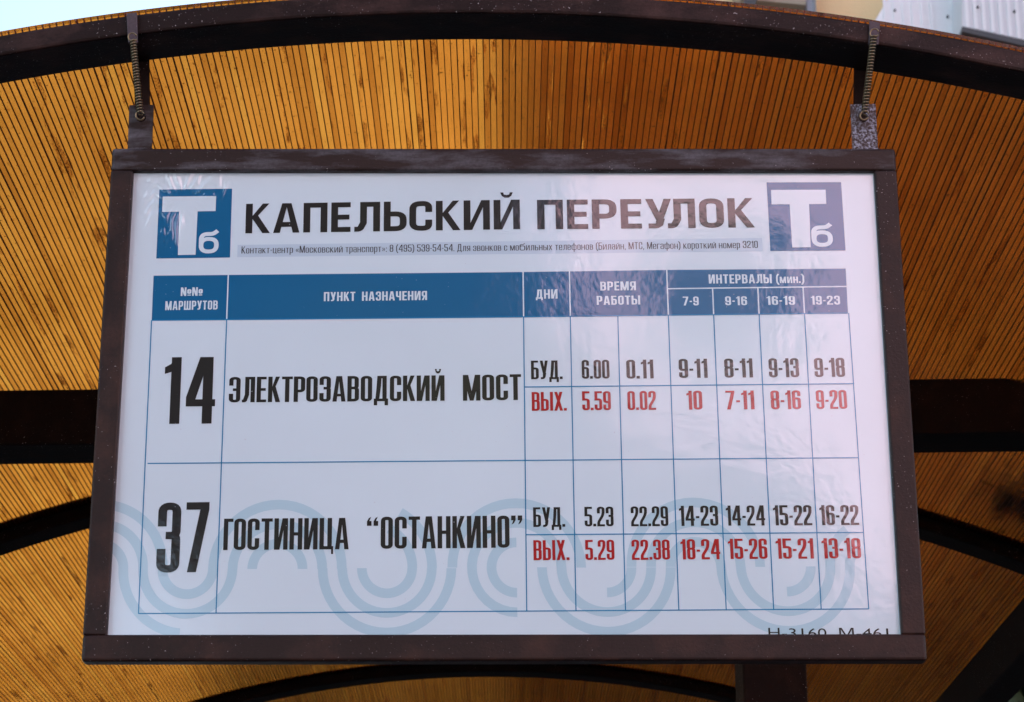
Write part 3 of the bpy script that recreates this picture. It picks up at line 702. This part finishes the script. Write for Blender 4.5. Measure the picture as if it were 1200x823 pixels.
for tx, x0, x1, y, H in (('БУД.', 622.5, 659.4, 444.6, 21.8), ('6.00', 682, 714.4, 444, 22), ('0.11', 734.4, 766, 443.8, 22), ('9-11', 796, 829.4, 443.1, 22.3), ('8-11', 849.4, 882.5, 442.7, 22.3), ('9-13', 901.5, 936.7, 442.3, 22.2), ('9-18', 955, 990.5, 441.9, 22.2),
                         ('БУД.', 625, 662.4, 617.7, 23), ('5.23', 685.3, 719.2, 617.1, 23), ('22.29', 739.7, 783.4, 616.9, 23.3), ('14-23', 796.3, 842, 616.5, 23.6), ('14-24', 851.3, 897, 616.2, 23.6), ('15-22', 906.8, 952, 615.9, 23.6), ('16-22', 961.3, 1007, 615.5, 23.4)):
    write(COND, tx, x0, x1, y+.15, y-.15, H, I_black)
for tx, x0, x1, y, H in (('ВЫХ.', 623.3, 664.3, 481.6, 22), ('5.59', 682.5, 716, 481, 22.2), ('0.02', 735.7, 769, 480.7, 22.2), ('10', 805, 823.3, 480.2, 22), ('7-11', 850.8, 884.3, 480, 22), ('8-16', 903.8, 938.9, 479.8, 22), ('9-20', 957, 993, 479.4, 22),
                         ('ВЫХ.', 625.3, 667.4, 656.7, 23.5), ('5.29', 686.2, 720.2, 656.4, 23.5), ('22.38', 740.6, 785.3, 656.2, 23.6), ('18-24', 798, 844.4, 655.8, 23.8), ('15-26', 853.8, 899.6, 655.3, 23.8), ('15-21', 910, 953.9, 655, 23.8), ('13-18', 963.8, 1009.4, 654.7, 23.8)):
    write(COND, tx, x0, x1, y+.15, y-.15, H, I_red)
# ---------------- small print in the plain built-in face
def plain(text, x0, x1, y0, y1, H, m, off=0.0, cap=None, k=4, par=None):
    cu = bpy.data.curves.new('t', 'FONT'); cu.body = text; cu.offset = off; cu.resolution_u = 3
    o = bpy.data.objects.new('t', cu); COL.objects.link(o)
    dg = bpy.context.evaluated_depsgraph_get(); me = bpy.data.meshes.new_from_object(o.evaluated_get(dg))
    cu2 = cu.copy(); cu2.body = 'Н'; o2 = bpy.data.objects.new('t2', cu2); COL.objects.link(o2)
    dg = bpy.context.evaluated_depsgraph_get(); me2 = bpy.data.meshes.new_from_object(o2.evaluated_get(dg))
    ref = cap or max(v.co.y for v in me2.vertices)
    xs = [v.co.x for v in me.vertices]; xa, xb = min(xs), max(xs)
    V = [((v.co.x-xa), v.co.y/ref) for v in me.vertices]; F = [tuple(p.vertices) for p in me.polygons]
    q = Ink(); place(q, V, F, xb-xa, x0, x1, y0, y1, H, k)
    for a in (o, o2): bpy.data.objects.remove(a)
    for a in (me, me2): bpy.data.meshes.remove(a)
    for a in (cu, cu2): bpy.data.curves.remove(a)
    return q.build('lettering', m, par)
CONTACT = 'Контакт-центр «Московский транспорт»: 8 (495) 539-54-54. Для звонков с мобильных телефонов (Билайн, МТС, Мегафон) короткий номер 3210'
write(Font(.105, .085, 1.05, .20, .105), CONTACT, 283, 888.2, 297.4, 290.8, 8.3, I_grey)
WT = I_white
HEAD = Font(.165, .14, 1.15, .20, .105)
for tx, x0, x1, y0, y1, H in (('NoNo', 211.8, 237, 347.2, 346.9, 10), ('МАРШРУТОВ', 193.6, 255, 363.8, 362.9, 10.5), ('ПУНКТ НАЗНАЧЕНИЯ', 379.5, 500.4, 353.3, 351.9, 10.6), ('ДНИ', 628, 653.4, 350.4, 350.1, 10.8),
                              ('ВРЕМЯ', 703.5, 745.3, 340.8, 340.4, 10.4), ('РАБОТЫ', 699.4, 750.3, 357.6, 357.1, 10.5), ('ИНТЕРВАЛЫ', 830.7, 904.6, 332.6, 332.2, 10.6), ('(мин.)', 909.6, 942.7, 332.1, 331.9, 10.2),
                              ('7-9', 800.4, 819, 358.3, 358.2, 10.4), ('9-16', 850, 875.6, 358, 357.9, 10.4), ('16-19', 898.6, 931.8, 357.7, 357.5, 10.4), ('19-23', 950.7, 984.6, 357.4, 357.2, 10.4)):
    write(HEAD, tx, x0, x1, y0, y1, H, WT)
plain('Н-3160', 900.8, 968.8, 747, 747, 11, I_black, 0); plain('М-461', 983.8, 1041.3, 747, 747, 11, I_black, 0)
# logos
def logo(sq, bar_, stem, sx0, sx1, sy0, sh):
    q = Ink(); q.poly(sq, 2); L_ = q.build('logo', I_blue)
    q = Ink(); q.poly(bar_, 3.5); q.poly(stem, 3.5); q.build('letter', I_white, L_)
    V, F, wd = Font(.205, .17, 1.45, .34, .1).layout('б'); q = Ink(); place(q, V, F, wd, sx0, sx1, sy0, sy0-.3, 26.5, 3.5); q.build('letter', I_white, L_)
logo([(186.8, 222.3), (272, 221.4), (269.6, 302), (183.2, 303.2)], [(190.8, 230.7), (253.3, 230), (252.7, 247.6), (190, 248.7)], [(210, 248.35), (231.6, 247.97), (229.2, 298.8), (208.5, 299.2)], 232.6, 256, 297.4, 23.6)
logo([(898.3, 214), (985.6, 213.7), (990.8, 293.8), (902.8, 294.4)], [(903.4, 222.9), (967.4, 222.6), (968.3, 239.3), (904.2, 239.9)], [(925.3, 239.7), (948.1, 239.49), (950, 290), (928.4, 290.3)], 951.7, 976.6, 289.6, 24)
# hanging tabs welded on the top rail
def tab(px0, px1, px2, px3, m, hole):
    y = FD*.4
    vs = [sp(*p, d=y) for p in (px0, px1, px2, px3)]
    pts = [Vector(v) for v in (vs[3], vs[2], vs[1], vs[0])]      # counter-clockwise from lower left
    hc = Vector(sp(*hole, d=y)); n = 18; hr = [(hc+Vector((cos(2*pi*i/n)*.0065, sin(2*pi*i/n)*.0065))) for i in range(n)]
    V = pts+hr; E_ = [(i, (i+1) % 4) for i in range(4)]+[(4+i, 4+(i+1) % n) for i in range(n)]
    ov, oe, of, _, _, _ = delaunay_2d_cdt(V, E_, [], 0, 1e-6)
    keep = []
    for f in of:
        c = sum((Vector(ov[i]) for i in f), Vector((0, 0)))/len(f)
        if (c-hc).length > .0060: keep.append(tuple(f))
    n0 = len(ov); th = .004
    V3 = [(v[0], y, v[1]) for v in ov]+[(v[0], y+th, v[1]) for v in ov]
    F3 = keep+[tuple(i+n0 for i in f[::-1]) for f in keep]
    from collections import Counter
    cnt = Counter(); 
    for f in keep:
        for i in range(len(f)): cnt[(f[i], f[(i+1) % len(f)])] += 1
    for (a, b_) in list(cnt):
        if (b_, a) not in cnt: F3.append((b_, a, a+n0, b_+n0))
    o = sbuild(MB().add(V3, F3), 'hanging_tab', m)
    wb = MB(); rw = random.Random(3)
    for (xa, za), (xb, zb) in (((vs[3][0], H2), (vs[2][0], H2)),):
        for i in range(15):
            cx = xa+(xb-xa)*i/14; rr = rw.uniform(.0014, .0024); cz = H2+.0006+rw.uniform(-.0005, .0008)
            V = []; Fc = []
            for j in range(5):
                for k_ in range(8):
                    ph = pi*(j+.5)/5; th_ = 2*pi*k_/8; V.append((cx+rr*1.2*sin(ph)*cos(th_), y+rr*sin(ph)*sin(th_)-.0005, cz+rr*cos(ph)))
            for j in range(4):
                for k_ in range(8): Fc.append((j*8+k_, j*8+(k_+1) % 8, (j+1)*8+(k_+1) % 8, (j+1)*8+k_))
            wb.add(V, Fc)
    wo_ = wb.build('weld_bead', m, None, smooth=True); wo_.parent = o; tag(wo_, kind='stuff')
    return o
tab((151.5, 123.5), (180, 123), (177.5, 177), (149.5, 177), M_frame, (165.5, 138))
tab((996.5, 122.5), (1026, 122), (1029, 177), (999.5, 177), M_tab, (1012, 138))
